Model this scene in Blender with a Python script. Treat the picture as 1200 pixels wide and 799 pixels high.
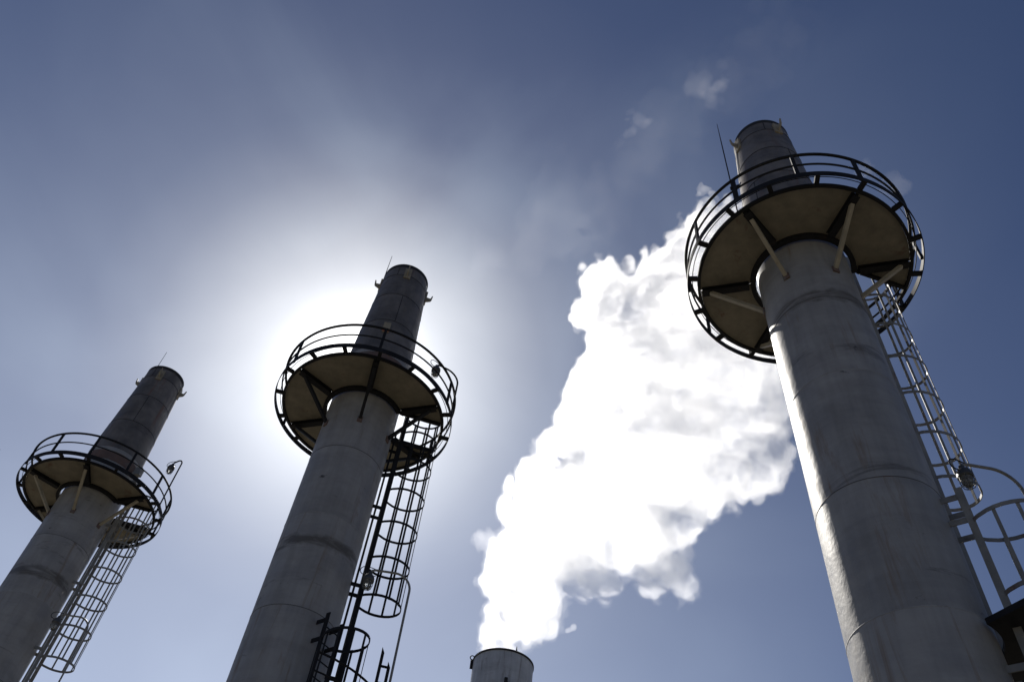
import bpy, bmesh, math, random
import numpy as np
from mathutils import Vector, Matrix
random.seed(7)
R_ = math.radians
for o in list(bpy.data.objects): bpy.data.objects.remove(o)
scene = bpy.context.scene
COL = scene.collection

# ------------------------------------------------------------------ camera
EYE = Vector((0, 0, 1.6))
PITCH, ROLL = 0.88972, 0.14157
fw = Vector((0, math.cos(PITCH), math.sin(PITCH)))
up0 = Vector((0, -math.sin(PITCH), math.cos(PITCH)))
rt0 = Vector((1, 0, 0))
rt = rt0 * math.cos(ROLL) + up0 * math.sin(ROLL)
up = -rt0 * math.sin(ROLL) + up0 * math.cos(ROLL)
cd = bpy.data.cameras.new('camera')
cam = bpy.data.objects.new('camera', cd); COL.objects.link(cam)
cd.sensor_width = 36; cd.lens = 29.707; cd.clip_end = 20000; cd.clip_start = 0.05
cam.matrix_world = Matrix((( rt.x, up.x, -fw.x, EYE.x), (rt.y, up.y, -fw.y, EYE.y), (rt.z, up.z, -fw.z, EYE.z), (0, 0, 0, 1)))
scene.camera = cam

# ------------------------------------------------------------------ sun, sky, exposure
SUN_AZ, SUN_EL = R_(-15.3), R_(46.6)          # azimuth clockwise from +Y
SUN = Vector((math.sin(SUN_AZ) * math.cos(SUN_EL), math.cos(SUN_AZ) * math.cos(SUN_EL), math.sin(SUN_EL)))
world = bpy.data.worlds.new('World'); scene.world = world; world.use_nodes = True
wn = world.node_tree; wn.nodes.clear()
def N(tree, typ, **kw):
    n = tree.nodes.new(typ)
    for k, v in kw.items():
        if k in n.inputs and not hasattr(n, k): n.inputs[k].default_value = v
        else: setattr(n, k, v)
    return n
def ramp(tree, stops, fac=None, interp='LINEAR'):
    n = tree.nodes.new('ShaderNodeValToRGB'); n.color_ramp.interpolation = interp
    e = n.color_ramp.elements
    while len(e) < len(stops): e.new(0.5)
    for el, (p, c) in zip(e, stops):
        el.position = p
        el.color = (c, c, c, 1) if isinstance(c, (int, float)) else (*c, 1)
    if fac is not None: tree.links.new(fac, n.inputs[0])
    return n
def math_(tree, op, a, b=None, clamp=False):
    n = tree.nodes.new('ShaderNodeMath'); n.operation = op; n.use_clamp = clamp
    for i, v in enumerate((a, b)):
        if v is None: continue
        if isinstance(v, (int, float)): n.inputs[i].default_value = v
        else: tree.links.new(v, n.inputs[i])
    return n.outputs[0]
def mixc(tree, fac, a, b, blend='MIX'):
    n = tree.nodes.new('ShaderNodeMix'); n.data_type = 'RGBA'; n.blend_type = blend
    for sock, v in ((n.inputs[0], fac), (n.inputs[6], a), (n.inputs[7], b)):
        if isinstance(v, (int, float)): sock.default_value = v
        elif isinstance(v, tuple): sock.default_value = (*v, 1)
        else: tree.links.new(v, sock)
    return n.outputs[2]

sky = wn.nodes.new('ShaderNodeTexSky'); sky.sky_type = 'NISHITA'; sky.sun_disc = False
sky.sun_elevation = SUN_EL; sky.sun_rotation = SUN_AZ
sky.altitude = 1800; sky.air_density = 1.1; sky.dust_density = 0.95; sky.ozone_density = 3.0
tc = wn.nodes.new('ShaderNodeTexCoord')
dotn = wn.nodes.new('ShaderNodeVectorMath'); dotn.operation = 'DOT_PRODUCT'
nrm = wn.nodes.new('ShaderNodeVectorMath'); nrm.operation = 'NORMALIZE'
wn.links.new(tc.outputs['Generated'], nrm.inputs[0]); wn.links.new(nrm.outputs[0], dotn.inputs[0]); dotn.inputs[1].default_value = SUN
ang = math_(wn, 'ARCCOSINE', math_(wn, 'MINIMUM', dotn.outputs['Value'], 1.0))
angn = math_(wn, 'DIVIDE', ang, R_(60.0))        # 0 at the sun, 1 at 60 degrees away
# the thin veil of high cloud round the sun: forward scattered light, uneven like thin cirrus
veil_map = N(wn, 'ShaderNodeMapping'); wn.links.new(nrm.outputs[0], veil_map.inputs[0]); veil_map.inputs['Scale'].default_value = (1.0, 1.6, 1.3)
veil_n = N(wn, 'ShaderNodeTexNoise'); veil_n.inputs['Scale'].default_value = 3.2; veil_n.inputs['Detail'].default_value = 6; veil_n.inputs['Distortion'].default_value = 0.6
wn.links.new(veil_map.outputs[0], veil_n.inputs['Vector'])
veil = ramp(wn, [(0.3, 0.86), (0.72, 1.12)], veil_n.outputs['Fac'])
D = 60.0
aur = ramp(wn, [(0.0, (1, 0.99, 0.96)), (1.5 / D, (0.60, 0.594, 0.575)), (3.0 / D, (0.335, 0.331, 0.32)), (5.0 / D, (0.205, 0.203, 0.196)), (7.0 / D, (0.150, 0.148, 0.142)), (9.0 / D, (0.106, 0.1045, 0.0995)),
                (11.0 / D, (0.070, 0.068, 0.064)), (13.0 / D, (0.041, 0.039, 0.0365)), (16.5 / D, (0.0175, 0.0165, 0.016)), (28 / D, (0.0055, 0.0055, 0.0058)), (1.0, (0, 0, 0))], angn, 'B_SPLINE')
AUR = 88.0; HAZE = 12.8; CIRRUS_AT = (-19.473, 13.499, -9.626)
aurs = mixc(wn, 1.0, aur.outputs[0], veil.outputs[0], 'MULTIPLY')
aurk = mixc(wn, 1.0, aurs, (AUR, AUR * 0.985, AUR * 0.93), 'MULTIPLY')
# thin low haze: grows with the length of the path through the air and with closeness to the sun
sep = wn.nodes.new('ShaderNodeSeparateXYZ'); wn.links.new(nrm.outputs[0], sep.inputs[0])
air = math_(wn, 'POWER', math_(wn, 'SUBTRACT', math_(wn, 'DIVIDE', 1.0, math_(wn, 'MAXIMUM', sep.outputs['Z'], 0.22)), 1.0), 1.25)
phase = math_(wn, 'MAXIMUM', math_(wn, 'SUBTRACT', 1.0, angn), 0.15)
hz_ = math_(wn, 'MULTIPLY', math_(wn, 'MULTIPLY', air, math_(wn, 'POWER', phase, 2.0)), HAZE)
hazec = mixc(wn, 1.0, (0.965, 1.01, 1.03), hz_, 'MULTIPLY')
skyt = mixc(wn, 1.0, sky.outputs[0], (0.71, 0.85, 1.13), 'MULTIPLY')
# faint streaks of cirrus, brightest on the sun's side of the sky
cmap = N(wn, 'ShaderNodeMapping'); wn.links.new(nrm.outputs[0], cmap.inputs[0]); cmap.inputs['Location'].default_value = CIRRUS_AT; cmap.inputs['Scale'].default_value = (1.5, 1.0, 1.9); cmap.inputs['Rotation'].default_value = (0.2, 0.5, 0.3)
cn = N(wn, 'ShaderNodeTexNoise'); cn.inputs['Scale'].default_value = 2.4; cn.inputs['Detail'].default_value = 7; cn.inputs['Roughness'].default_value = 0.42; cn.inputs['Distortion'].default_value = 0.5
wn.links.new(cmap.outputs[0], cn.inputs['Vector'])
cfac = ramp(wn, [(0.40, 0.0), (0.78, 1.0)], cn.outputs['Fac'], 'EASE')
cph = math_(wn, 'ADD', math_(wn, 'POWER', phase, 2.6), 0.015)
cirr = mixc(wn, 1.0, mixc(wn, 1.0, cfac.outputs[0], cph, 'MULTIPLY'), (4.0, 4.65, 4.95), 'MULTIPLY')
total = mixc(wn, 1.0, mixc(wn, 1.0, mixc(wn, 1.0, skyt, hazec, 'ADD'), aurk, 'ADD'), cirr, 'ADD')
bg = wn.nodes.new('ShaderNodeBackground'); bg.inputs['Strength'].default_value = 0.05
wo = wn.nodes.new('ShaderNodeOutputWorld')
wn.links.new(total, bg.inputs['Color']); wn.links.new(bg.outputs[0], wo.inputs['Surface'])

sl = bpy.data.lights.new('sun', 'SUN'); sl.energy = 5.0; sl.angle = R_(0.53); sl.color = (1.0, 0.95, 0.87)
so = bpy.data.objects.new('sun', sl); COL.objects.link(so)
so.rotation_euler = (-SUN).to_track_quat('-Z', 'Y').to_euler(); so.location = SUN * 200

vs = scene.view_settings
vs.view_transform = 'Standard'; vs.look = 'None'; vs.exposure = -0.25; vs.gamma = 1.0; vs.use_curve_mapping = False
cy = scene.cycles
cy.max_bounces = 30; cy.diffuse_bounces = 4; cy.glossy_bounces = 3; cy.transmission_bounces = 6; cy.volume_bounces = 28; cy.transparent_max_bounces = 12
cy.use_denoising = True; cy.sample_clamp_indirect = 6.0

# ------------------------------------------------------------------ materials
def material(name):
    m = bpy.data.materials.new(name); m.use_nodes = True
    t = m.node_tree; t.nodes.clear()
    out = t.nodes.new('ShaderNodeOutputMaterial')
    p = t.nodes.new('ShaderNodeBsdfPrincipled'); t.links.new(p.outputs[0], out.inputs[0])
    return m, t, p
def coords(t, scale=(1, 1, 1), rnd=True):
    c = t.nodes.new('ShaderNodeTexCoord'); mp = t.nodes.new('ShaderNodeMapping'); mp.inputs['Scale'].default_value = scale
    t.links.new(c.outputs['Object'], mp.inputs[0])
    if rnd:
        oi = t.nodes.new('ShaderNodeObjectInfo')
        v = t.nodes.new('ShaderNodeCombineXYZ')
        s = math_(t, 'MULTIPLY', oi.outputs['Random'], 60.0)
        for i in range(3): t.links.new(s, v.inputs[i])
        t.links.new(v.outputs[0], mp.inputs['Location'])
    return c, mp
def noise(t, mp, scale, detail=5, rough=0.55, dist=0.0):
    n = t.nodes.new('ShaderNodeTexNoise')
    n.inputs['Scale'].default_value = scale; n.inputs['Detail'].default_value = detail; n.inputs['Roughness'].default_value = rough; n.inputs['Distortion'].default_value = dist
    t.links.new(mp.outputs[0], n.inputs['Vector']); return n.outputs['Fac']

def shell_material(name, base, dark, rust, stain, metallic, rough, belt=(0.10, 0.085, 0.065)):
    m, t, p = material(name)
    _, mp = coords(t)
    _, mpv = coords(t, (1, 1, 0.10))                        # runs down the plate
    _, mph = coords(t, (0.35, 0.35, 2.2))                   # bands round the plate
    a = ramp(t, [(0.32, dark), (0.66, base)], noise(t, mp, 1.1, 8, 0.62, 0.4))
    runs = ramp(t, [(0.40, 0.78), (0.60, 1.0)], noise(t, mpv, 5.0, 6, 0.6))
    bands = ramp(t, [(0.34, 0.82), (0.58, 1.0)], noise(t, mph, 1.3, 6, 0.65, 0.3))
    c = mixc(t, 0.55, a.outputs[0], runs.outputs[0], 'MULTIPLY')
    c = mixc(t, 0.75, c, bands.outputs[0], 'MULTIPLY')
    rm = ramp(t, [(0.575, 0.0), (0.68, 0.8)], noise(t, mpv, 2.3, 9, 0.7, 0.8))
    c = mixc(t, rm.outputs[0], c, rust)
    sp = ramp(t, [(0.69, 0.0), (0.73, 0.9)], noise(t, mp, 2.6, 7, 0.6, 0.2))
    c = mixc(t, sp.outputs[0], c, stain)
    _, mps = coords(t, (0.28, 0.28, 1.5))                   # scuffed belts where cables and clamps have rubbed
    sc = ramp(t, [(0.61, 0.0), (0.67, 0.55), (0.74, 0.25)], noise(t, mps, 1.2, 9, 0.72, 0.7))
    c = mixc(t, sc.outputs[0], c, stain)
    at = t.nodes.new('ShaderNodeAttribute'); at.attribute_type = 'OBJECT'; at.attribute_name = 'scuff_z'
    oc = t.nodes.new('ShaderNodeTexCoord'); sx = t.nodes.new('ShaderNodeSeparateXYZ'); t.links.new(oc.outputs['Object'], sx.inputs[0])
    wob = math_(t, 'MULTIPLY', math_(t, 'SUBTRACT', noise(t, mp, 1.6, 6, 0.6), 0.5), 0.55)
    dz = math_(t, 'ABSOLUTE', math_(t, 'ADD', math_(t, 'SUBTRACT', sx.outputs['Z'], at.outputs['Fac']), wob))
    bm_ = ramp(t, [(0.10, 1.0), (0.17, 0.55), (0.21, 0.0)], dz)
    patch = ramp(t, [(0.40, 0.05), (0.56, 0.85)], noise(t, mps, 2.6, 8, 0.7, 0.5))
    c = mixc(t, math_(t, 'MULTIPLY', bm_.outputs[0], patch.outputs[0]), c, belt)
    pd = t.nodes.new('ShaderNodeVectorMath'); pd.operation = 'DISTANCE'; t.links.new(oc.outputs['Object'], pd.inputs[0]); pd.inputs[1].default_value = (0.557, -0.826, -8.4)
    pb = ramp(t, [(0.16, 0.9), (0.24, 0.3), (0.30, 0.0)], math_(t, 'ADD', pd.outputs['Value'], wob))
    ab = t.nodes.new('ShaderNodeAttribute'); ab.attribute_type = 'OBJECT'; ab.attribute_name = 'blotch'
    c = mixc(t, math_(t, 'MULTIPLY', pb.outputs[0], ab.outputs['Fac']), c, (0.10, 0.06, 0.03))
    t.links.new(c, p.inputs['Base Color'])
    p.inputs['Metallic'].default_value = metallic
    rr = ramp(t, [(0.3, rough - 0.08), (0.7, rough + 0.14)], noise(t, mp, 3.0, 6))
    t.links.new(rr.outputs[0], p.inputs['Roughness'])
    b = t.nodes.new('ShaderNodeBump'); b.inputs['Strength'].default_value = 0.5; b.inputs['Distance'].default_value = 0.03
    h = math_(t, 'ADD', math_(t, 'MULTIPLY', noise(t, mp, 0.9, 4), 1.4), math_(t, 'MULTIPLY', noise(t, mp, 14.0, 5), 0.22))
    t.links.new(h, b.inputs['Height']); t.links.new(b.outputs[0], p.inputs['Normal'])
    return m
M = {}
M['shaft'] = shell_material('weathered_aluminium_paint', (0.38, 0.362, 0.335), (0.285, 0.273, 0.256), (0.22, 0.16, 0.11), (0.06, 0.05, 0.04), 0.12, 0.46)
M['upper'] = shell_material('heat_stained_paint', (0.22, 0.195, 0.17), (0.10, 0.09, 0.08), (0.16, 0.085, 0.055), (0.035, 0.03, 0.027), 0.1, 0.5)
M['boiler'] = shell_material('grey_stack_paint', (0.52, 0.525, 0.53), (0.44, 0.445, 0.45), (0.22, 0.2, 0.18), (0.1, 0.09, 0.08), 0.1, 0.5)
def paint(name, base, dark, rust, rust_at, rough, metallic=0.0, spec=0.4):
    m, t, p = material(name)
    _, mp = coords(t)
    a = ramp(t, [(0.3, dark), (0.7, base)], noise(t, mp, 3.0, 7, 0.6))
    rm = ramp(t, [(rust_at, 0.0), (rust_at + 0.1, 0.85)], noise(t, mp, 2.2, 8, 0.65, 0.3))
    t.links.new(mixc(t, rm.outputs[0], a.outputs[0], rust), p.inputs['Base Color'])
    p.inputs['Roughness'].default_value = rough; p.inputs['Metallic'].default_value = metallic; p.inputs['Specular IOR Level'].default_value = spec
    b = t.nodes.new('ShaderNodeBump'); b.inputs['Strength'].default_value = 0.3; b.inputs['Distance'].default_value = 0.004
    t.links.new(noise(t, mp, 40, 4), b.inputs['Height']); t.links.new(b.outputs[0], p.inputs['Normal'])
    return m
M['black'] = paint('black_steel_paint', (0.022, 0.022, 0.024), (0.012, 0.012, 0.013), (0.05, 0.03, 0.02), 0.63, 0.65, 0.0, 0.15)
M['deck'] = paint('rusty_deck_plate', (0.225, 0.198, 0.145), (0.145, 0.128, 0.095), (0.12, 0.065, 0.04), 0.60, 0.7)
M['tan'] = paint('faded_tan_paint', (0.36, 0.31, 0.22), (0.25, 0.215, 0.15), (0.12, 0.06, 0.04), 0.62, 0.55)
M['grey'] = paint('grey_ladder_paint', (0.27, 0.262, 0.24), (0.17, 0.166, 0.155), (0.13, 0.07, 0.045), 0.60, 0.5)
M['seam'] = paint('weld_bead_steel', (0.16, 0.15, 0.14), (0.09, 0.08, 0.075), (0.12, 0.07, 0.045), 0.55, 0.55, 0.3)
M['seamlight'] = paint('painted_weld_bead', (0.40, 0.39, 0.37), (0.24, 0.23, 0.22), (0.13, 0.08, 0.05), 0.60, 0.5, 0.2)
M['rustband'] = paint('red_oxide_primer', (0.17, 0.105, 0.08), (0.12, 0.082, 0.066), (0.15, 0.135, 0.12), 0.55, 0.65)
M['orange'] = paint('orange_sign_paint', (0.45, 0.14, 0.05), (0.35, 0.11, 0.04), (0.2, 0.12, 0.08), 0.62, 0.5)
M['soot'] = paint('sooty_steel', (0.03, 0.028, 0.027), (0.014, 0.013, 0.013), (0.06, 0.04, 0.03), 0.6, 0.75)
M['lamp'] = paint('lamp_casting', (0.12, 0.12, 0.115), (0.07, 0.07, 0.07), (0.1, 0.06, 0.04), 0.64, 0.45, 0.3)
M['concrete'] = paint('footing_concrete', (0.36, 0.34, 0.31), (0.26, 0.25, 0.23), (0.2, 0.18, 0.15), 0.62, 0.85)
m, t, p = material('lamp_glass'); p.inputs['Transmission Weight'].default_value = 0.9; p.inputs['Roughness'].default_value = 0.12; p.inputs['IOR'].default_value = 1.45
p.inputs['Base Color'].default_value = (0.9, 0.92, 0.9, 1); M['glass'] = m
m, t, p = material('dusty_gravel_ground')
_, mp = coords(t, rnd=False)
a = ramp(t, [(0.3, (0.135, 0.118, 0.09)), (0.5, (0.18, 0.16, 0.125)), (0.72, (0.225, 0.205, 0.165))], noise(t, mp, 0.12, 10, 0.7))
g = ramp(t, [(0.3, 0.7), (0.7, 1.1)], noise(t, mp, 9.0, 8, 0.7))
t.links.new(mixc(t, 1.0, a.outputs[0], g.outputs[0], 'MULTIPLY'), p.inputs['Base Color']); p.inputs['Roughness'].default_value = 0.95
b = t.nodes.new('ShaderNodeBump'); b.inputs['Strength'].default_value = 0.6; b.inputs['Distance'].default_value = 0.03
t.links.new(noise(t, mp, 30, 6), b.inputs['Height']); t.links.new(b.outputs[0], p.inputs['Normal'])
M['ground'] = m

def steam_material(name, density, g=0.72, color=(0.995, 0.995, 0.995)):
    m = bpy.data.materials.new(name); m.use_nodes = True
    t = m.node_tree; t.nodes.clear()
    out = t.nodes.new('ShaderNodeOutputMaterial')
    v = t.nodes.new('ShaderNodeVolumePrincipled')
    v.inputs['Color'].default_value = (*color, 1); v.inputs['Density'].default_value = density; v.inputs['Anisotropy'].default_value = g
    t.links.new(v.outputs[0], out.inputs['Volume']); return m

# ------------------------------------------------------------------ mesh helpers
def mesh_from(name, verts, faces, smooth=False, mat=None):
    me = bpy.data.meshes.new(name); me.from_pydata([tuple(v) for v in verts], [], faces); me.update()
    bm = bmesh.new(); bm.from_mesh(me); bmesh.ops.recalc_face_normals(bm, faces=bm.faces); bm.to_mesh(me); bm.free()
    if smooth:
        me.polygons.foreach_set('use_smooth', [True] * len(me.polygons))
    if mat: me.materials.append(mat)
    return me
class MB:
    def __init__(s): s.v = []; s.f = []
    def add(s, v, f):
        o = len(s.v); s.v += [Vector(x) for x in v]; s.f += [tuple(i + o for i in q) for q in f]; return s
    def obox(s, c, ax, ay, az):
        """box: centre and three half-axis vectors"""
        c = Vector(c); ax, ay, az = Vector(ax), Vector(ay), Vector(az)
        v = [c + sx * ax + sy * ay + sz * az for sz in (-1, 1) for sy in (-1, 1) for sx in (-1, 1)]
        return s.add(v, [(0, 2, 3, 1), (4, 5, 7, 6), (0, 1, 5, 4), (2, 6, 7, 3), (0, 4, 6, 2), (1, 3, 7, 5)])
    def bar(s, a, b, w, h, upv=(0, 0, 1)):
        """straight bar of section w (sideways) by h (towards upv)"""
        a, b = Vector(a), Vector(b); d = (b - a); L = d.length; d.normalize()
        u = Vector(upv); u = (u - d * u.dot(d)).normalized(); sd = d.cross(u)
        return s.obox((a + b) / 2, d * L / 2, sd * w / 2, u * h / 2)
    def tube(s, pts, r, n=8, closed=False):
        pts = [Vector(q) for q in pts]; m = len(pts); rings = []
        ref = None
        for i, q in enumerate(pts):
            if closed: d = pts[(i + 1) % m] - pts[i - 1]
            else: d = pts[min(i + 1, m - 1)] - pts[max(i - 1, 0)]
            d.normalize()
            if ref is None:
                ref = Vector((0, 0, 1)) if abs(d.z) < 0.9 else Vector((1, 0, 0))
            u = (ref - d * ref.dot(d)).normalized(); w = d.cross(u); ref = u
            rr = r[i] if isinstance(r, (list, tuple)) else r
            rings.append([q + (u * math.cos(k * 2 * math.pi / n) + w * math.sin(k * 2 * math.pi / n)) * rr for k in range(n)])
        v = [x for g in rings for x in g]; f = []
        for i in range(m if closed else m - 1):
            j = (i + 1) % m
            for k in range(n):
                l = (k + 1) % n
                f.append((i * n + k, i * n + l, j * n + l, j * n + k))
        if not closed:
            f.append(tuple(range(n))); f.append(tuple((m - 1) * n + k for k in range(n)))
        return s.add(v, f)
    def strip(s, pts, w, h, closed=False):
        """flat bar bent along a level path: w across (level), h upright"""
        pts = [Vector(q) for q in pts]; m = len(pts); v = []
        for i, q in enumerate(pts):
            d = (pts[(i + 1) % m] - pts[i - 1]) if closed else (pts[min(i + 1, m - 1)] - pts[max(i - 1, 0)])
            d.z = 0; d.normalize(); sd = Vector((d.y, -d.x, 0))
            for a, b in ((-1, -1), (1, -1), (1, 1), (-1, 1)): v.append(q + sd * a * w / 2 + Vector((0, 0, b * h / 2)))
        f = []
        for i in range(m if closed else m - 1):
            j = (i + 1) % m
            for k in range(4):
                l = (k + 1) % 4; f.append((i * 4 + k, i * 4 + l, j * 4 + l, j * 4 + k))
        if not closed: f += [(0, 1, 2, 3), tuple((m - 1) * 4 + k for k in range(4))]
        return s.add(v, f)
    def lathe(s, prof, n=64, a0=0.0, a1=360.0, closed_prof=True):
        full = abs(a1 - a0 - 360) < 1e-6; cnt = n if full else n + 1; m = len(prof); v = []
        for i in range(cnt):
            a = R_(a0 + (a1 - a0) * i / n)
            for r, z in prof: v.append(Vector((r * math.cos(a), r * math.sin(a), z)))
        f = []
        for i in range(n):
            j = (i + 1) % cnt
            for k in range(m if closed_prof else m - 1):
                l = (k + 1) % m; f.append((i * m + k, j * m + k, j * m + l, i * m + l))
        if not full and closed_prof: f += [tuple(range(m)), tuple((cnt - 1) * m + k for k in range(m))]
        return s.add(v, f)
    def mesh(s, name, mat, smooth=False): return mesh_from(name, s.v, s.f, smooth, mat)
def pol(r, deg, z=0.0): return Vector((r * math.cos(R_(deg)), r * math.sin(R_(deg)), z))
CACHE = {}
def shared(key, fn):
    if key not in CACHE: CACHE[key] = fn()
    return CACHE[key]
def link(name, data, parent=None, loc=(0, 0, 0)):
    o = bpy.data.objects.new(name, data); COL.objects.link(o); o.location = loc
    if parent: o.parent = parent
    return o
def tag(o, label=None, cat=None, group=None, kind=None):
    for k, v in (('label', label), ('category', cat), ('group', group), ('kind', kind)):
        if v: o[k] = v
    return o
def autosmooth(me, deg=35):
    bm = bmesh.new(); bm.from_mesh(me)
    for f in bm.faces: f.smooth = True
    for e in bm.edges:
        if len(e.link_faces) == 2 and e.calc_face_angle(0) > R_(deg): e.smooth = False
    bm.to_mesh(me); bm.free(); return me

# ------------------------------------------------------------------ ground
gme = MB(); S = 3000.0
gme.add([(-S, -S, 0), (S, -S, 0), (S, S, 0), (-S, S, 0)], [(0, 1, 2, 3)])
tag(link('ground', gme.mesh('ground', M['ground'])), 'dusty tan gravel ground of the plant yard', kind='structure')

# ------------------------------------------------------------------ the flare-like exhaust stacks
LAD = 12.0           # bearing of the upper ladder round the stack
LOW = -38.0          # bearing of the lower ladder
SH_R = 0.996
RING_R = 2.6
BEAMS = (-20, -80, -140, 160, 100, 40)
def frame_at(deg):
    u = Vector((math.cos(R_(deg)), math.sin(R_(deg)), 0)); return u, Vector((-u.y, u.x, 0))

def up_radius(z): return SH_R if z < 1.9 else SH_R + (0.765 - SH_R) * (z - 1.9) / (6.77 - 1.9)

def shell(z0, z1, r0, r1, mat, n=72, th=0.02):
    mb = MB(); mb.lathe([(r0, z0), (r1, z1), (r1 - th, z1), (r0 - th, z0)], n)
    return autosmooth(mb.mesh('shell_course', mat), 40)

def ladder(parent, name, deg, r, z0, z1, cage, mat, hoops_z, half=0.24, depth=1.05, chute=0.44):
    u, v = frame_at(deg)
    mb = MB()
    for sgn in (-1, 1):
        c = u * r + v * sgn * half
        mb.obox(c + Vector((0, 0, (z0 + z1) / 2)), u * 0.055, v * 0.012, Vector((0, 0, (z1 - z0) / 2)))
    lad = link(name, shared((name, 'st', deg, r, z0, z1, mat.name), lambda: mb.mesh('stringers', mat)), parent)
    rung = shared((name, 'rung', deg, r, mat.name), lambda: MB().tube([u * r - v * half, u * r + v * half], 0.016, 6).mesh('rung', mat))
    z = z0 + 0.2
    while z < z1 - 0.1:
        link('rung', rung, lad, (0, 0, z)); z += 0.38
    def hoop_pts():
        pts = [u * (r + 0.02) + v * half, u * (r + 0.10) + v * (half + 0.07)]
        c = r + depth - 0.55
        for k in range(19):
            tt = R_(118 - 236 * k / 18)
            pts.append(u * (c + 0.55 * math.cos(tt)) + v * chute * math.sin(tt))
        pts += [u * (r + 0.10) - v * (half + 0.07), u * (r + 0.02) - v * half]
        return pts
    hoop = shared((name, 'hoop', deg, r, mat.name), lambda: MB().strip(hoop_pts(), 0.014, 0.065).mesh('hoop', mat))
    for hz in hoops_z: link('cage_hoop', hoop, lad, (0, 0, hz))
    if hoops_z:
        za, zb = min(hoops_z) - 0.03, max(hoops_z) + 0.03
        c = r + depth - 0.55
        for tt in (108, 72, 36, 0, -36, -72, -108):
            P = u * (c + 0.535 * math.cos(R_(tt))) + v * (chute - 0.015) * math.sin(R_(tt))
            nrm_ = (u * math.cos(R_(tt)) / 0.55 + v * math.sin(R_(tt)) / chute).normalized(); tg = Vector((-nrm_.y, nrm_.x, 0))
            key = (name, 'bar', deg, r, za, zb, tt, mat.name)
            link('cage_bar', shared(key, lambda: MB().obox(P + Vector((0, 0, (za + zb) / 2)), nrm_ * 0.007, tg * 0.026, Vector((0, 0, (zb - za) / 2))).mesh('cage_bar', mat)), lad)
    # cleats to the shell
    if name == 'lower_ladder': zz = z1 - 0.15
    else: zz = z1 - 2.0
    while zz > z0:
        for sgn in (-1, 1):
            key = (name, 'cleat', deg, r, sgn, mat.name)
            link('cleat', shared(key, lambda: MB().bar(u * (SH_R - 0.06) + v * sgn * (half - 0.02), u * (r + 0.03) + v * sgn * (half - 0.02), 0.02, 0.10).mesh('cleat', mat)), lad, (0, 0, zz))
        zz -= 0.45 if (name == 'lower_ladder' and zz > z1 - 0.3) else 2.4
    return lad

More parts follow.
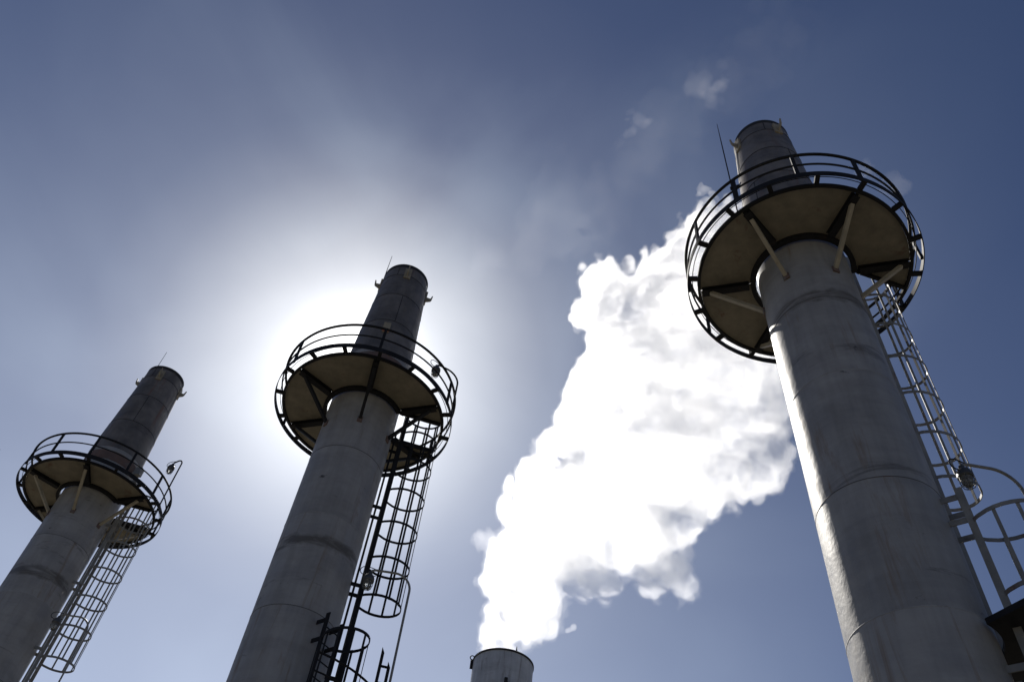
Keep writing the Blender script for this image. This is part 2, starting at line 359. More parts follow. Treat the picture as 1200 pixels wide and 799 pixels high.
def platform(parent, style):
    """ring platform at local z = 0 (outer band level)"""
    blk, deckm, strm = M['black'], M['deck'], M[style['strut']]
    pf = link('platform', shared(('pf',), lambda: autosmooth(MB()
        .lathe([(2.30, -0.075), (2.37, -0.075), (2.37, 0.0), (2.30, 0.0)], 96)
        .lathe([(1.05, -0.12), (1.165, -0.12), (1.165, -0.003), (1.05, -0.003)], 64, LAD + 30, LAD + 330).mesh('edge_channel', blk))), parent)
    # deck plates between the beams, cut away at the ladder opening
    u, v = frame_at(LAD)
    for i, b in enumerate(BEAMS):
        def plate(b=b, side=0):
            a0, a1 = b - 60 + 0.25, b - 0.25            # plate runs clockwise from its beam
            segs = [(a0, a1)]
            mb = MB()
            for s0, s1 in segs:
                n = 24
                inn, out = [], []
                for k in range(n + 1):
                    a = s0 + (s1 - s0) * k / n
                    inn.append(pol(1.16, a)); out.append(pol(2.298, a))
                # opening: drop or trim cells whose points fall inside |v|<0.55 on the ladder side
                for k in range(n):
                    for j in range(12):
                        f0, f1 = j / 12, (j + 1) / 12
                        q = [inn[k].lerp(out[k], f0), inn[k + 1].lerp(out[k + 1], f0), inn[k + 1].lerp(out[k + 1], f1), inn[k].lerp(out[k], f1)]
                        ins = [x.dot(u) > 0 and abs(x.dot(v)) < 0.55 for x in q]
                        if all(ins): continue
                        if side and side * sum(x.dot(v) for x in q) < 0: continue
                        if any(ins):
                            q = [x if not h else x - v * x.dot(v) + v * math.copysign(0.55, x.dot(v)) for x, h in zip(q, ins)]
                        lo = [x + Vector((0, 0, -0.012)) for x in q]; hi = [x + Vector((0, 0, -0.004)) for x in q]
                        mb.add(lo + hi, [(0, 1, 2, 3), (7, 6, 5, 4), (0, 4, 5, 1), (1, 5, 6, 2), (2, 6, 7, 3), (3, 7, 4, 0)])
            return mb.mesh('deck_plate', deckm)
        for side in ((-1, 1) if b == 40 else (0,)):
            link('deck_plate', shared(('plate', b, side), lambda: plate(b, side)), pf)
        uu, vv = frame_at(b)
        if b in (-20, 40):
            pass
        link('deck_beam', shared(('beam', b), lambda uu=uu, vv=vv: MB()
            .obox(uu * 1.735 + Vector((0, 0, -0.0235)), uu * 0.53, vv * 0.085, Vector((0, 0, 0.0098)))
            .obox(uu * 1.735 + Vector((0, 0, -0.085)), uu * 0.528, vv * 0.008, Vector((0, 0, 0.055)))
            .obox(uu * 1.735 + Vector((0, 0, -0.15)), uu * 0.53, vv * 0.085, Vector((0, 0, 0.0098))).mesh('deck_beam', blk)), pf)
        st = link('strut', shared(('strut', b, style['strut']), lambda uu=uu, vv=vv: MB()
            .bar(uu * 1.01 + Vector((0, 0, -1.12)), uu * 2.08 + Vector((0, 0, -0.165)), 0.085, 0.085, uu).mesh('strut', strm)), pf)
        link('gusset', shared(('gus', b), lambda uu=uu, vv=vv: MB()
            .obox(uu * 1.0 + Vector((0, 0, -1.16)), uu * 0.03, vv * 0.07, Vector((0, 0, 0.09))).mesh('gusset', M['rustband'])), st)
    # edge beams of the ladder opening
    for sgn in (-1, 1):
        link('opening_beam', shared(('ob', sgn), lambda sgn=sgn: MB().bar(u * 1.0 + v * sgn * 0.59 + Vector((0, 0, -0.07)), u * 2.21 + v * sgn * 0.59 + Vector((0, 0, -0.07)), 0.06, 0.12).mesh('opening_beam', blk)), pf)
    # outer band on stubs
    link('outer_band', shared(('band',), lambda: autosmooth(MB().lathe([(RING_R - 0.022, -0.06), (RING_R, -0.06), (RING_R, 0.10), (RING_R - 0.022, 0.10)], 120).mesh('outer_band', blk))), pf)
    stub = shared(('stub',), lambda: MB().obox((2.474, 0, -0.015), (0.1025, 0, 0), (0, 0.05, 0), (0, 0, 0.04)).mesh('stub', blk))
    for k in range(16):
        o = link('stub', stub, pf); o.rotation_euler.z = R_(-11.5 + 22.5 * k)
    # railing
    post = shared(('post',), lambda: MB().obox((RING_R - 0.04, 0, 0.50), (0.027, 0, 0), (0, 0.038, 0), (0, 0, 0.47)).mesh('rail_post', blk))
    for k in range(style['posts']):
        o = link('rail_post', post, pf); o.rotation_euler.z = R_(-20 + 360 / style['posts'] * k)
    link('top_rail', shared(('top',), lambda: autosmooth(MB().tube([pol(RING_R - 0.04, a, 0.97) for a in np.linspace(0, 357, 120)], 0.037, 8, True).mesh('top_rail', blk), 60)), pf)
    link('mid_rail', shared(('mid',), lambda: autosmooth(MB().tube([pol(RING_R - 0.055, a, 0.54) for a in np.linspace(0, 357, 120)], 0.024, 6, True).mesh('mid_rail', blk), 60)), pf)
    link('toe_rail', shared(('toe',), lambda: autosmooth(MB().tube([pol(2.47, a, 0.10) for a in np.linspace(0, 357, 120)], 0.010, 6, True).mesh('toe_rail', blk), 60)), pf)
    return pf

def landing(parent, style):
    zt = -9.5
    a0, a1 = -64, 30
    mb = MB().lathe([(1.06, zt - 0.07), (2.45, zt - 0.07), (2.45, zt + 0.02), (1.06, zt + 0.02)], 24, a0, a1)
    ld = link('landing', shared(('landing',), lambda: mb.mesh('landing_deck', M['black'])), parent)
    for b in (-58, -14, 26):
        uu, vv = frame_at(b)
        link('landing_bracket', shared(('lb', b), lambda uu=uu: MB().bar(uu * 0.98 + Vector((0, 0, zt - 1.1)), uu * 2.3 + Vector((0, 0, zt - 0.10)), 0.07, 0.07, uu).mesh('landing_bracket', M['black'])), ld)
    for b in (-63, -24, 3, 29):
        link('landing_post', shared(('lp', b), lambda b=b: MB().obox(pol(2.42, b, zt + 0.42), pol(0.03, b), pol(0.03, b + 90), (0, 0, 0.40)).mesh('landing_post', M['black'])), ld)
    for hz, rr in ((0.80, 0.026), (0.42, 0.02)):
        link('landing_rail', shared(('lr', hz), lambda hz=hz, rr=rr: MB().tube([pol(2.42, a, zt + hz) for a in np.linspace(-63, 29, 20)], rr, 6).mesh('landing_rail', M['black'])), ld)
    zp = style['post_z']
    for rr, top in ((2.10, zp), (2.30, zp - 0.32)):
        link('gate_post', shared(('gp', rr, zp), lambda: MB().add([pol(rr - 0.035, 8, zt), pol(rr + 0.035, 8, zt), pol(rr + 0.035, 8, top - 0.12), pol(rr - 0.035, 8, top)] and
            [pol(rr + d, 8, z) + frame_at(8)[1] * e for e in (-0.03, 0.03) for d, z in ((-0.035, zt), (0.035, zt), (0.035, top - 0.14), (-0.035, top))],
            [(0, 1, 2, 3), (7, 6, 5, 4), (0, 4, 5, 1), (1, 5, 6, 2), (2, 6, 7, 3), (3, 7, 4, 0)]).mesh('gate_post', M['black'])), ld)
    for dz in (0.45, 0.85, 1.6):
        link('gate_bar', shared(('gb', zp, dz), lambda: MB().bar(pol(2.13, 8, zp - dz), pol(2.27, 8, zp - dz), 0.03, 0.05).mesh('gate_bar', M['black'])), ld)
    return ld

def stack(x, y, ring_z, label, style):
    root = tag(link('exhaust_stack', None, None, (x, y, ring_z)), label, 'smokestack', 'row of steel exhaust stacks')
    g = -ring_z
    link('footing', MB().lathe([(0.0, g + 0.004), (1.9, g + 0.004), (1.9, g + 0.35), (1.75, g + 0.45), (0.0, g + 0.45)], 8, closed_prof=False).mesh('footing', M['concrete']), root)
    cuts = [g + 0.40] + [z for z in (-16.6, -14.2, -11.8, -9.4, -7.05, -4.45, -2.2) if z > g + 1.2] + [1.9]
    for i in range(len(cuts) - 1):
        link('shell_course', shell(cuts[i] + 0.004, cuts[i + 1] - 0.004, SH_R, SH_R, M['shaft']), root)['scuff_z'] = style['scuff']
        root.children[-1]['blotch'] = style.get('blotch', 0.0)
        if i: link('weld_seam', shared(('seam', cuts[i]), lambda z=cuts[i]: autosmooth(MB().lathe([(SH_R - 0.015, z - 0.012), (SH_R + 0.004, z - 0.008), (SH_R + 0.006, z), (SH_R + 0.004, z + 0.008), (SH_R - 0.015, z + 0.012)], 72).mesh('weld_seam', M['seam' if i % 2 else 'seamlight']))), root)
    # upright weld of each course
    zs = [1.9, 3.4, 4.9, 6.1, 6.74]
    for i in range(4):
        z0, z1 = zs[i], zs[i + 1]
        link('upper_course', shell(z0 + 0.003, z1 - 0.003, up_radius(z0), up_radius(z1), M['upper']), root)
        if i < 3: link('weld_seam', shared(('useam', z1), lambda z=z1: autosmooth(MB().lathe([(up_radius(z) - 0.015, z - 0.014), (up_radius(z) + 0.007, z - 0.009), (up_radius(z) + 0.007, z + 0.009), (up_radius(z) - 0.015, z + 0.014)], 72).mesh('weld_seam', M['soot']))), root)
        for k, a in enumerate(((-150 + 75 * i), (30 + 75 * i))):
            def vs_(a=a, z0=z0, z1=z1):
                uu, vv = frame_at(a)
                return MB().add([uu * (up_radius(z) + d) + vv * s for z in (z0 + 0.02, z1 - 0.02) for d, s in ((-0.01, -0.014), (0.006, -0.008), (0.006, 0.008), (-0.01, 0.014))] and
                    [Vector((*(uu * (up_radius(z) + d) + vv * s).xy, z)) for z in (z0 + 0.02, z1 - 0.02) for d, s in ((-0.01, -0.014), (0.006, -0.008), (0.006, 0.008), (-0.01, 0.014))],
                    [(0, 1, 5, 4), (1, 2, 6, 5), (2, 3, 7, 6), (3, 0, 4, 7), (0, 3, 2, 1), (4, 5, 6, 7)]).mesh('weld_seam', M['soot'])
            link('weld_seam', shared(('vseam', i, k), vs_), root)
    zt = 6.77
    link('top_rim', shared(('rim',), lambda: autosmooth(MB().lathe([(0.70, zt - 0.16), (0.778, zt - 0.16), (0.778, zt), (0.70, zt)], 72).mesh('top_rim', M['soot']))), root)
    link('primer_band', shared(('primer',), lambda: autosmooth(MB().lathe([(SH_R - 0.01, 1.30), (SH_R + 0.004, 1.30), (SH_R + 0.004, 1.72), (SH_R - 0.01, 1.72)], 72).mesh('primer_band', M['rustband']))), root)
    # lifting lugs near the top
    def lug_mesh():
        r = up_radius(6.2) - 0.02; mb = MB()
        mb.obox((r + 0.035, 0, 6.18), (0.035, 0, 0), (0, 0.115, 0), (0, 0, 0.26))
        prof = [(r + 0.06, 5.99), (r + 0.22, 6.09), (r + 0.25, 6.16), (r + 0.27, 6.40), (r + 0.235, 6.40), (r + 0.20, 6.23), (r + 0.06, 6.25)]
        a = [Vector((px, -0.018, pz)) for px, pz in prof]; b_ = [Vector((px, 0.018, pz)) for px, pz in prof]; n = len(prof)
        mb.add(a + b_, [tuple(range(n)), tuple(range(2 * n - 1, n - 1, -1))] + [(k, (k + 1) % n, n + (k + 1) % n, n + k) for k in range(n)])
        return mb.mesh('lifting_lug', M['tan'])
    lug = shared(('lug',), lug_mesh)
    for a in (10, 100, 190, 280):
        o = link('lifting_lug', lug, root); o.rotation_euler.z = R_(a)
    # lightning rod
    rod = link('lightning_rod', shared(('rod',), lambda: MB().tube([pol(1.07, 152, 0.6), pol(1.07, 152, 7.4), pol(1.07, 152, 9.0)], [0.022, 0.018, 0.008], 6).mesh('lightning_rod', M['black'])), root)
    for z in (1.6, 3.2, 4.8):
        link('rod_clamp', shared(('clamp', z), lambda z=z: MB().bar(pol(up_radius(z) - 0.02, 152, z), pol(1.12, 152, z), 0.09, 0.07).mesh('rod_clamp', M['black'])), rod)
    platform(root, style)
    if style.get('plate'):
        pu, pv = frame_at(-86)
        pl = link('sign_plate', MB().obox(pu * (up_radius(2.95) + 0.03) + Vector((0, 0, 2.95)), pu * 0.012, pv * 0.11, Vector((0, 0, 0.24))).mesh('sign_plate', M['tan']), root)
        link('orange_stripe', MB().obox(pu * (up_radius(2.95) + 0.045) + Vector((0, 0, 2.80)), pu * 0.006, pv * 0.108, Vector((0, 0, 0.07))).mesh('orange_stripe', M['orange']), pl)
    if style.get('port'):
        pu, pv = frame_at(-12)
        pt = link('sampling_port', autosmooth(MB().tube([pu * 0.95 + Vector((0, 0, 0.95)), pu * 1.42 + Vector((0, 0, 0.95))], 0.09, 12).tube([pu * 1.38 + Vector((0, 0, 0.95)), pu * 1.43 + Vector((0, 0, 0.95))], 0.15, 12).mesh('sampling_port', M['grey'])), root)
        link('instrument_box', MB().obox(pu * 1.25 - pv * 0.05 + Vector((0, 0, 1.42)), pu * 0.13, pv * 0.10, Vector((0, 0, 0.17))).obox(pu * 1.08 - pv * 0.05 + Vector((0, 0, 1.42)), pu * 0.05, pv * 0.02, Vector((0, 0, 0.03))).mesh('instrument_box', M['grey']), pt)
    lm = M[style['ladder']]
    ladder(root, 'ladder', LAD, 1.26, -9.4, 1.15, True, lm, [-5.9, -4.8, -3.7, -2.6, -1.5, -0.45, 0.6])
    zl = max(g + 0.45, -17.5)
    hz = [-7.75 - 1.3 * k for k in range(int((-7.75 - (g + 2.4)) / 1.3) + 1)]
    ladder(root, 'lower_ladder', LOW, 1.28, zl, -7.1, True, lm, hz)
    landing(root, style)
    # conduit up the side
    u, v = frame_at(LAD)
    link('conduit', shared(('cond', style['ladder'], round(g, 2)), lambda: MB().tube([u * 1.08 + v * 0.1 + Vector((0, 0, g + 0.46)), u * 1.08 + v * 0.1 + Vector((0, 0, -0.2))], 0.028, 8).mesh('conduit', lm)), root)
    return root

def gooseneck(base, z_top, target, label, mat='grey'):
    """pole from base straight up, bent over to a guarded well-glass lamp hanging at target"""
    base, tgt = Vector(base), Vector(target)
    root = tag(link('gooseneck_lamp', None, None, base), label, 'lamp', 'gooseneck lamps on the stacks')
    d = tgt - base; hd = Vector((d.x, d.y, 0)); L = hd.length; hd.normalize()
    rise = z_top - base.z; rad = min(0.42, L * 0.5)
    pts = [Vector((0, 0, 0)), Vector((0, 0, rise - rad))]
    for k in range(1, 9):
        a = R_(90 * k / 8); pts.append(Vector((0, 0, rise - rad)) + hd * rad * (1 - math.cos(a)) + Vector((0, 0, rad * math.sin(a))))
    drop = 0.10
    pts.append(hd * (L - 0.12) + Vector((0, 0, rise - 0.02)))
    pts += [hd * (L - 0.03) + Vector((0, 0, rise - 0.05)), hd * L + Vector((0, 0, rise - drop - 0.04))]
    link('pole', autosmooth(MB().tube(pts, 0.028, 8).mesh('pole', M[mat]), 50), root)
    e = hd * L + Vector((0, 0, rise - drop))
    def lat(prof, n=20):
        mb = MB().lathe(prof, n, closed_prof=False)
        for q in mb.v: q += e
        return mb
    head = link('lamp_head', autosmooth(lat([(0.0, 0.0), (0.05, 0.0), (0.055, -0.06), (0.10, -0.10), (0.13, -0.16), (0.135, -0.24), (0.12, -0.26), (0.0, -0.26)]).mesh('lamp_head', M['lamp'])), root)
    link('glass_jar', autosmooth(lat([(0.098, -0.26), (0.10, -0.34), (0.085, -0.41), (0.05, -0.45), (0.0, -0.46)]).mesh('glass_jar', M['glass'])), head)
    gd = MB()
    for k in range(6):
        a = k * 60
        gd.tube([e + pol(0.122, a, -0.25), e + pol(0.122, a, -0.36), e + pol(0.09, a, -0.45), e + pol(0.02, a, -0.49)], 0.007, 5)
    for zz, rr in ((-0.33, 0.122), (-0.43, 0.10)):
        gd.tube([e + pol(rr, a, zz) for a in range(0, 360, 20)], 0.006, 5, True)
    link('wire_guard', gd.mesh('wire_guard', M['lamp']), head)
    # slack cable looping from the arm into the lamp head
    side = Vector((-hd.y, hd.x, 0))
    a0 = hd * (L - 0.1) + Vector((0, 0, rise)); c = []
    for k in range(15):
        tt = k / 14; a = math.pi * 1.15 * tt
        c.append(a0.lerp(e + Vector((0, 0, -0.12)), tt) + hd * 0.30 * math.sin(a) + side * 0.05 * math.sin(a) + Vector((0, 0, 0.06 * math.sin(2 * a))))
    link('cable', MB().tube(c, 0.011, 6).mesh('cable', M['black']), root)
    return root

E0 = EYE.z
STACKS = [
    ((-14.348, 25.509, 18.826 + E0), 'small distant grey stack whose platform carries a tall gooseneck lamp above its rail', dict(strut='tan', posts=12, ladder='grey', scuff=-3.6, post_z=-8.4, port=True)),
    ((-3.997, 17.657, 17.428 + E0), 'middle grey stack hiding the sun behind its black ringed platform', dict(strut='black', posts=6, ladder='black', scuff=-5.25, post_z=-7.0, plate=True, blotch=1.0)),
    ((6.392, 10.335, 16.592 + E0), 'largest and nearest stack, sunlit down one side, in front of the steam', dict(strut='tan', posts=12, ladder='grey', scuff=-2.1, post_z=-8.4)),
    ((-25.75, 33.6, 20.95 + E0), 'stack beyond the frame of which only a top lug peeks in at the edge', dict(strut='tan', posts=12, ladder='grey', scuff=-3.6, post_z=-8.4)),
]
for (x, y, z), lab, st in STACKS: stack(x, y, z, lab, st)

def lamp_on(i, br, bdeg, bz, tz, tr, tdeg, label, mat):
    (x, y, z), _, _ = STACKS[i]
    b = Vector((x, y, z)) + pol(br, bdeg, bz); tg = Vector((x, y, z)) + pol(tr, tdeg, 0)
    gooseneck(b, z + tz, tg, label, mat)
lamp_on(0, 2.68, -10, -0.5, 2.2, 2.25, -6, 'gooseneck lamp standing above the platform rail of the small distant stack', 'black')
lamp_on(1, 2.68, -16, -0.3, 1.45, 2.2, -30, 'gooseneck lamp hanging inside the platform rail of the stack that hides the sun', 'black')
lamp_on(0, 2.48, -10, -9.4, -4.7, 1.54, -19, 'guarded lamp against the lower caged ladder of the small distant stack', 'grey')
lamp_on(1, 2.48, -10, -9.4, -5.5, 1.54, -19, 'guarded lamp on a bent pole beside the black caged ladder', 'grey')
lamp_on(2, 2.48, -10, -9.4, -6.0, 1.54, -19, 'big gooseneck lamp with loose cable beside the sunlit stack', 'grey')

# ------------------------------------------------------------------ boiler stack that gives off the steam
BX, BY, BT, BR = 2.35, 49.95, 30.6, 1.93
bs = tag(link('boiler_stack', None, None, (BX, BY, 0)), 'short grey stack with a dark rim, steam pouring out of its mouth', 'smokestack')
cuts = [0.0, 6, 12, 18, 24, BT - 0.02]
for i in range(5):
    link('shell_course', autosmooth(MB().lathe([(BR, cuts[i] + 0.006), (BR, cuts[i + 1] - 0.006), (BR - 0.03, cuts[i + 1] - 0.006), (BR - 0.03, cuts[i] + 0.006)], 72).mesh('shell_course', M['boiler'])), bs)
link('top_rim', autosmooth(MB().lathe([(BR - 0.1, BT - 0.11), (BR + 0.05, BT - 0.11), (BR + 0.05, BT), (BR - 0.1, BT)], 72).mesh('top_rim', M['soot'])), bs)
link('rim_pin', MB().tube([pol(BR, -70, BT - 0.05), pol(BR, -70, BT + 0.32)], [0.05, 0.02], 6).mesh('rim_pin', M['black']), bs)
link('lifting_lug', MB().obox(pol(BR + 0.08, 185, BT - 0.35), pol(0.09, 185), pol(0.06, 275), (0, 0, 0.3)).tube([pol(BR + 0.08, 185, BT + 0.1) + Vector((0.14 * math.cos(a), 0, 0.14 * math.sin(a))) for a in np.linspace(0, 6, 12)], 0.035, 6).mesh('lifting_lug', M['black']), bs)
link('shell_bracket', MB().obox(pol(BR + 0.05, -80, BT - 2.35), pol(0.12, -80), pol(0.22, 10), (0, 0, 0.12)).obox(pol(BR + 0.05, -85, BT - 2.15), pol(0.1, -80), pol(0.09, 10), (0, 0, 0.2)).mesh('shell_bracket', M['soot']), bs)
link('junction_box', MB().obox(pol(BR + 0.3, 187, BT - 2.35), pol(0.3, 187), pol(0.3, 277), (0, 0, 0.3)).obox(pol(BR + 0.3, 187, BT - 3.4), pol(0.25, 187), pol(0.15, 277), (0, 0, 0.75)).mesh('junction_box', M['black']), bs)

# ------------------------------------------------------------------ steam: closed puffs of scattering vapour, modelled as billowing surfaces
def vnoise(shape, cell, rng, origin):
    """smooth value noise on a grid, cell given in voxels"""
    out = None
    dims = [int(s / cell) + 4 for s in shape]
    gsrc = rng.random(dims).astype(np.float32) * 2 - 1
    idx = []
    for ax in range(3):
        c = np.arange(shape[ax], dtype=np.float32) / cell
        i = np.floor(c).astype(int); f = c - i; w = f * f * f * (f * (f * 6 - 15) + 10)
        idx.append((i, w))
    r = gsrc
    for ax in range(3):
        i, w = idx[ax]
        a = np.take(r, i, axis=ax); b = np.take(r, i + 1, axis=ax)
        sh = [1, 1, 1]; sh[ax] = -1
        r = a + (b - a) * w.reshape(sh)
    return r
def surface_nets(F, org, h):
    ins = F < 0
    c = np.zeros([s - 1 for s in F.shape], np.int8)
    cor = [(i, j, k) for i in (0, 1) for j in (0, 1) for k in (0, 1)]
    sl_ = lambda A, i, j, k: A[i:A.shape[0] - 1 + i, j:A.shape[1] - 1 + j, k:A.shape[2] - 1 + k]
    for q in cor: c += sl_(ins, *q)
    act = (c > 0) & (c < 8)
    ids = np.full(act.shape, -1, np.int64); cells = np.argwhere(act); ids[act] = np.arange(len(cells))
    vals = np.stack([sl_(F, *q)[act] for q in cor], 1)
    pos = np.zeros((len(cells), 3)); cnt = np.zeros(len(cells))
    for a in range(8):
        for b in range(a + 1, 8):
            if sum(x != y for x, y in zip(cor[a], cor[b])) != 1: continue
            va, vb = vals[:, a], vals[:, b]; m = (va < 0) != (vb < 0)
            tt = np.where(m, va / np.where(m, va - vb, 1), 0)[:, None]
            pos += np.where(m[:, None], np.array(cor[a]) * (1 - tt) + np.array(cor[b]) * tt, 0); cnt += m
    V = (cells + pos / cnt[:, None]) * h + np.array(org)
    quads = []
    for ax in range(3):
        o1, o2 = [(1, 2), (2, 0), (0, 1)][ax]
        s0 = [slice(None)] * 3; s1 = [slice(None)] * 3; s0[ax] = slice(0, -1); s1[ax] = slice(1, None)
        A, B = ins[tuple(s0)], ins[tuple(s1)]
        for flip, m in ((False, A & ~B), (True, ~A & B)):
            e = np.argwhere(m); ok = (e[:, o1] > 0) & (e[:, o2] > 0) & (e[:, o1] < F.shape[o1] - 1) & (e[:, o2] < F.shape[o2] - 1); e = e[ok]
            def at(d1, d2):
                q = e.copy(); q[:, o1] -= d1; q[:, o2] -= d2; return ids[q[:, 0], q[:, 1], q[:, 2]]
            ring = [at(1, 1), at(0, 1), at(0, 0), at(1, 0)]
            if flip: ring = ring[::-1]
            quads.append(np.stack(ring, 1))
    return V, np.concatenate(quads)
def puff_mesh(name, V, Q, mat):
    me = bpy.data.meshes.new(name)
    me.vertices.add(len(V)); me.vertices.foreach_set('co', V.astype(np.float32).ravel())
    me.loops.add(len(Q) * 4); me.loops.foreach_set('vertex_index', Q.astype(np.int32).ravel())
    me.polygons.add(len(Q)); me.polygons.foreach_set('loop_start', np.arange(0, len(Q) * 4, 4, dtype=np.int32))
    me.polygons.foreach_set('use_smooth', np.ones(len(Q), bool))
    me.update(calc_edges=True); me.validate(); me.materials.append(mat); return me
def cloud_field(balls, h, seed, amp=1.0, k=1.2, rag=None, pad=4.0, finest=0.0):
    B = np.array(balls, np.float32)
    lo = (B[:, :3] - B[:, 3:4]).min(0) - pad; hi = (B[:, :3] + B[:, 3:4]).max(0) + pad
    shape = np.ceil((hi - lo) / h).astype(int) + 1
    ax = [lo[i] + np.arange(shape[i], dtype=np.float32) * h for i in range(3)]
    X, Y, Z = ax[0][:, None, None], ax[1][None, :, None], ax[2][None, None, :]
    acc = np.zeros(tuple(shape), np.float32)
    for x, y, z, r in B:
        w = []
        for i, c in enumerate((x, y, z)):
            a = max(0, int((c - r - 8 * k - lo[i]) / h)); b = min(shape[i], int((c + r + 8 * k - lo[i]) / h) + 2); w.append(slice(a, b))
        d = np.sqrt((X[w[0]] - x) ** 2 + (Y[:, w[1]] - y) ** 2 + (Z[:, :, w[2]] - z) ** 2) - r
        acc[w[0], w[1], w[2]] += np.exp(np.clip(-d / k, -30, 30))
    F = -k * np.log(acc + 1e-13)
    rng = np.random.default_rng(seed)
    loc = np.ones_like(F) if rag is None else rag(X, Y, Z) + np.zeros_like(F)
    for size, a in ((6.0, 1.45), (3.1, 1.4), (1.6, 0.95), (0.85, 0.46), (0.45, 0.27), (0.26, 0.16)):
        if size < max(1.7 * h, finest): continue
        n = vnoise(F.shape, size / h, rng, lo)
        F -= amp * (loc if size > 2 else np.maximum(loc, 0.75)) * a * (np.abs(n) * 2.1 - 0.62)
    return F, lo
PLUME = [
    (15.36, 47.58, 55.15, 4.17), (16.24, 47.29, 59.92, 4.37), (13.28, 48.2, 51.69, 4.03), (11.31, 48.7, 48.36, 3.9), (16.92, 47.05, 65.21, 4.6), (9.71, 49.05, 44.84, 3.75),
    (18.14, 46.59, 56.38, 4.19), (13.31, 48.2, 58.47, 4.34), (13.86, 48.04, 64.21, 4.59), (16.11, 47.33, 51.0, 3.97), (18.52, 46.44, 70.25, 4.81), (7.19, 49.48, 43.08, 3.69),
    (19.14, 46.19, 61.16, 4.39), (10.32, 48.92, 52.2, 4.08), (14.11, 47.97, 47.85, 3.85), (18.75, 46.35, 52.12, 3.98), (8.41, 49.29, 48.34, 3.92), (11.14, 48.74, 41.91, 3.61),
    (4.74, 49.77, 41.28, 3.62), (15.08, 47.67, 69.96, 4.84), (11.51, 48.66, 68.18, 4.8), (20.46, 45.62, 65.77, 4.55), (12.94, 48.3, 44.46, 3.55), (19.95, 45.85, 75.79, 4.81),
    (10.41, 49.02, 56.96, 3.92), (3.43, 49.66, 38.25, 2.92), (8.72, 49.31, 40.38, 2.95), (20.94, 45.58, 57.61, 3.46), (10.75, 48.84, 61.48, 3.42), (16.62, 46.62, 46.76, 2.77),
    (16.7, 47.08, 75.53, 3.62), (5.71, 48.94, 45.72, 2.71), (7.64, 50.22, 54.2, 2.97), (3.42, 50.22, 36.09, 2.25), (21.92, 45.06, 70.89, 3.05), (21.91, 44.42, 60.59, 2.7),
    (21.61, 46.17, 54.94, 2.58), (20.7, 45.71, 49.58, 2.36), (9.44, 50.13, 74.37, 3.05), (19.42, 47.07, 49.14, 2.3), (15.64, 47.51, 44.96, 2.1), (12.42, 48.27, 39.05, 1.96),
    (4.05, 50.13, 45.06, 2.08), (6.78, 49.4, 38.92, 1.9), (1.99, 49.04, 39.91, 1.78), (2.62, 49.76, 33.79, 1.64), (6.31, 50.71, 51.96, 1.96), (13.12, 46.87, 39.89, 1.57),
    (20.86, 43.54, 49.7, 1.64), (2.83, 50.41, 44.05, 1.59), (17.42, 45.94, 79.22, 2.17), (8.95, 49.33, 64.69, 1.94), (12.64, 48.26, 74.35, 2.08), (7.96, 49.01, 37.41, 1.38),
    (10.61, 50.12, 39.51, 1.43), (20.96, 44.03, 79.81, 2.07), (13.99, 47.63, 75.67, 2.03), (22.33, 43.37, 72.67, 1.9), (5.47, 50.25, 49.79, 1.58), (8.12, 48.4, 65.43, 1.82),
    (19.66, 45.3, 81.56, 1.98), (7.63, 50.51, 58.0, 1.56), (5.58, 49.22, 37.71, 1.19), (23.36, 44.5, 63.97, 1.53), (8.21, 51.17, 72.46, 1.73), (1.8, 48.23, 41.09, 1.2),
    (7.99, 47.33, 57.71, 1.43), (22.66, 43.18, 66.21, 1.5), (15.61, 48.74, 43.99, 1.21), (5.02, 50.0, 36.76, 1.1), (10.72, 47.58, 73.52, 1.6), (22.37, 43.82, 77.16, 1.55),
    (22.35, 43.01, 56.72, 1.25), (22.56, 44.4, 55.34, 1.24), (4.97, 48.92, 34.94, 0.99), (4.01, 50.09, 34.22, 0.98), (5.96, 51.59, 57.45, 1.27), (1.67, 51.18, 37.87, 1.0),
    (7.92, 50.55, 59.95, 1.25), (15.04, 49.76, 43.41, 1.03), (22.37, 42.02, 62.52, 1.19), (13.38, 47.56, 37.57, 0.92), (19.45, 48.63, 48.02, 1.01), (17.49, 48.33, 45.66, 0.98),
    (18.42, 45.99, 82.35, 1.39), (1.2, 51.64, 40.53, 0.94), (1.26, 50.39, 38.7, 0.91), (11.48, 49.61, 38.7, 0.9), (15.66, 46.36, 78.73, 1.29), (4.59, 49.3, 34.33, 0.81),
    (8.26, 49.02, 61.63, 1.11), (13.49, 46.8, 38.45, 0.82), (17.81, 46.06, 44.78, 0.89), (22.88, 47.15, 50.26, 0.95), (1.6, 49.83, 32.65, 0.78), (2.34, 49.95, 31.0, 1.45),
    (2.34, 49.95, 30.0, 1.4)]
def plume_rag(X, Y, Z): return np.clip(0.22 + (Z - 31.5) / 14.0, 0.2, 1.0)
VOX = 0.15
F, lo = cloud_field(PLUME, VOX, 19, 0.72, 0.4, plume_rag)
SEG = tag(link('steam_plume', None, None, (BX, BY, BT)), 'billowing white steam plume rising from the short stack and drifting behind the largest stack', 'steam', kind='thing')
F += 0.50
def main_bodies(V, Q, least=2500):
    """drop crumbs: keep only the large connected surfaces"""
    lab = np.arange(len(V))
    for _ in range(200):
        old = lab.copy()
        m = lab[Q].min(1)
        np.minimum.at(lab, Q.ravel(), np.repeat(m, 4))
        for _j in range(4): lab = lab[lab]
        if (lab == old).all(): break
    cnt = np.bincount(lab[Q[:, 0]], minlength=len(V))
    Q = Q[cnt[lab[Q[:, 0]]] >= least]
    used = np.unique(Q); new = np.zeros(len(V), np.int64); new[used] = np.arange(len(used))
    return V[used], new[Q]
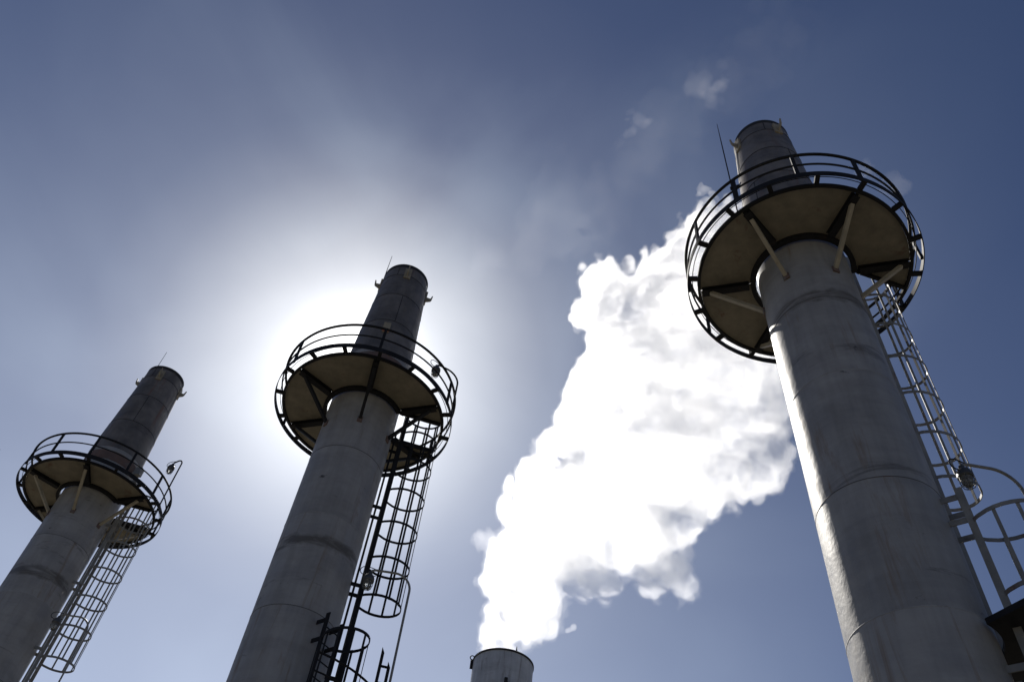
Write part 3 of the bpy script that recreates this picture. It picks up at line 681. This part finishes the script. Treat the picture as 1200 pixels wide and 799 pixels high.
def plume_part(nm, levels, dens):
    VV, QQ, n = [], [], 0
    for off, flip in levels:
        V, Q = main_bodies(*surface_nets(F + off, lo, VOX))
        VV.append(V - np.array([BX, BY, BT])); QQ.append((Q[:, ::-1] if flip else Q) + n); n += len(V)
    link(nm, puff_mesh(nm, np.concatenate(VV), np.concatenate(QQ), steam_material(nm, dens)), SEG)
plume_part('billowed_skin', ((0.0, False), (1.0, True)), 0.36)     # dense outer shell, shaped so small edge billows show crisply
plume_part('thin_inside', ((1.003, False),), 0.075)                # density kept low inside so light carries through and the core stays bright
plume_part('feathered_fringe', ((-0.30, False), (-0.003, True)), 0.06)  # evaporating fringe

def wisp(name_label, balls, seed, dens, amp, h=0.13):
    F, lo = cloud_field(balls, h, seed, amp, 0.13 if h < 0.2 else 1.0, None, 2.0, 0.8 if h < 0.2 else 1.5)
    V, Q = surface_nets(F, lo, h)
    c = np.array(balls[0][:3])
    if len(Q): tag(link('steam_wisp', puff_mesh('steam_wisp', V - c, Q, steam_material('steam_wisp', dens)), None, tuple(c)), name_label, 'steam', 'torn off wisps of steam')
wisp('small faint curl of vapour alone in the blue sky above the plume',
     [(8.99, 38.53, 93.11, 0.29), (9.45, 39.3, 94.09, 0.29), (9.89, 39.09, 93.29, 0.29), (10.26, 38.36, 91.09, 0.28), (10.76, 38.52, 90.49, 0.28), (10.97, 38.4, 88.98, 0.28), (10.57, 38.77, 88.98, 0.28), (9.98, 39.09, 89.06, 0.28), (9.42, 38.37, 86.9, 0.27), (9.2, 38.35, 90.26, 0.28)], 3, 0.02, 0.42)
wisp('torn faint vapour strands just above the tip of the lightning rod',
     [(19.87, 35.18, 102.54, 0.2), (19.61, 34.77, 99.21, 0.3), (19.55, 35.26, 98.35, 0.29), (18.79, 34.63, 94.49, 0.38), (18.46, 35.41, 94.82, 0.38), (18.07, 35.99, 96.33, 0.39), (17.41, 35.65, 96.51, 0.29), (17.19, 36.71, 99.06, 0.25), (16.61, 36.92, 98.6, 0.2), (17.78, 35.2, 92.38, 0.37), (17.92, 35.12, 90.16, 0.28), (18.25, 35.65, 89.25, 0.18), (18.17, 36.23, 100.03, 0.2)], 5, 0.017, 0.55)
wisp('small white puff between the plume and the rail of the largest stack',
     [(18.9, 46.14, 89.95, 0.49), (19.47, 45.68, 88.7, 0.68), (20.39, 45.55, 89.33, 0.59), (20.67, 44.9, 87.07, 0.57), (19.71, 45.59, 87.23, 0.48), (19.16, 46.1, 88.37, 0.39)], 8, 0.13, 0.5)
wisp('thin vapour wisp peeking past the far side of the largest platform rail',
     [(33.37, 37.23, 83.52, 0.44), (33.55, 36.64, 81.52, 0.6), (34.02, 36.2, 80.28, 0.59), (34.36, 35.86, 78.5, 0.5), (34.75, 35.88, 77.45, 0.33)], 9, 0.025, 0.5)
wisp('tiny steam scrap floating just off the foot of the plume', [(6.34, 49.6, 33.51, 0.2), (6.75, 49.5, 33.8, 0.15)], 12, 0.35, 0.2)
wisp('ragged steam scrap trailing off the lower edge of the plume beside the sunlit stack', [(22.52, 44.64, 45.17, 0.8), (22.0, 44.9, 47.0, 0.9), (21.4, 45.2, 48.4, 1.1)], 15, 0.1, 0.6)
wisp('broad faint veil of vapour drifting up through the open sky above the plume',
     [(-1.17, 45.73, 71.11, 2.4), (2.77, 45.34, 75.51, 3.2), (7.18, 45.85, 81.9, 2.6), (10.92, 44.76, 92.95, 3.2), (16.11, 43.27, 100.8, 3.8), (21.44, 40.27, 108.89, 4.4), (26.5, 38.32, 117.82, 4.2), (30.83, 34.72, 115.85, 3.5), (3.23, 45.43, 85.71, 2.2)], 21, 0.0016, 1.1, 0.4)
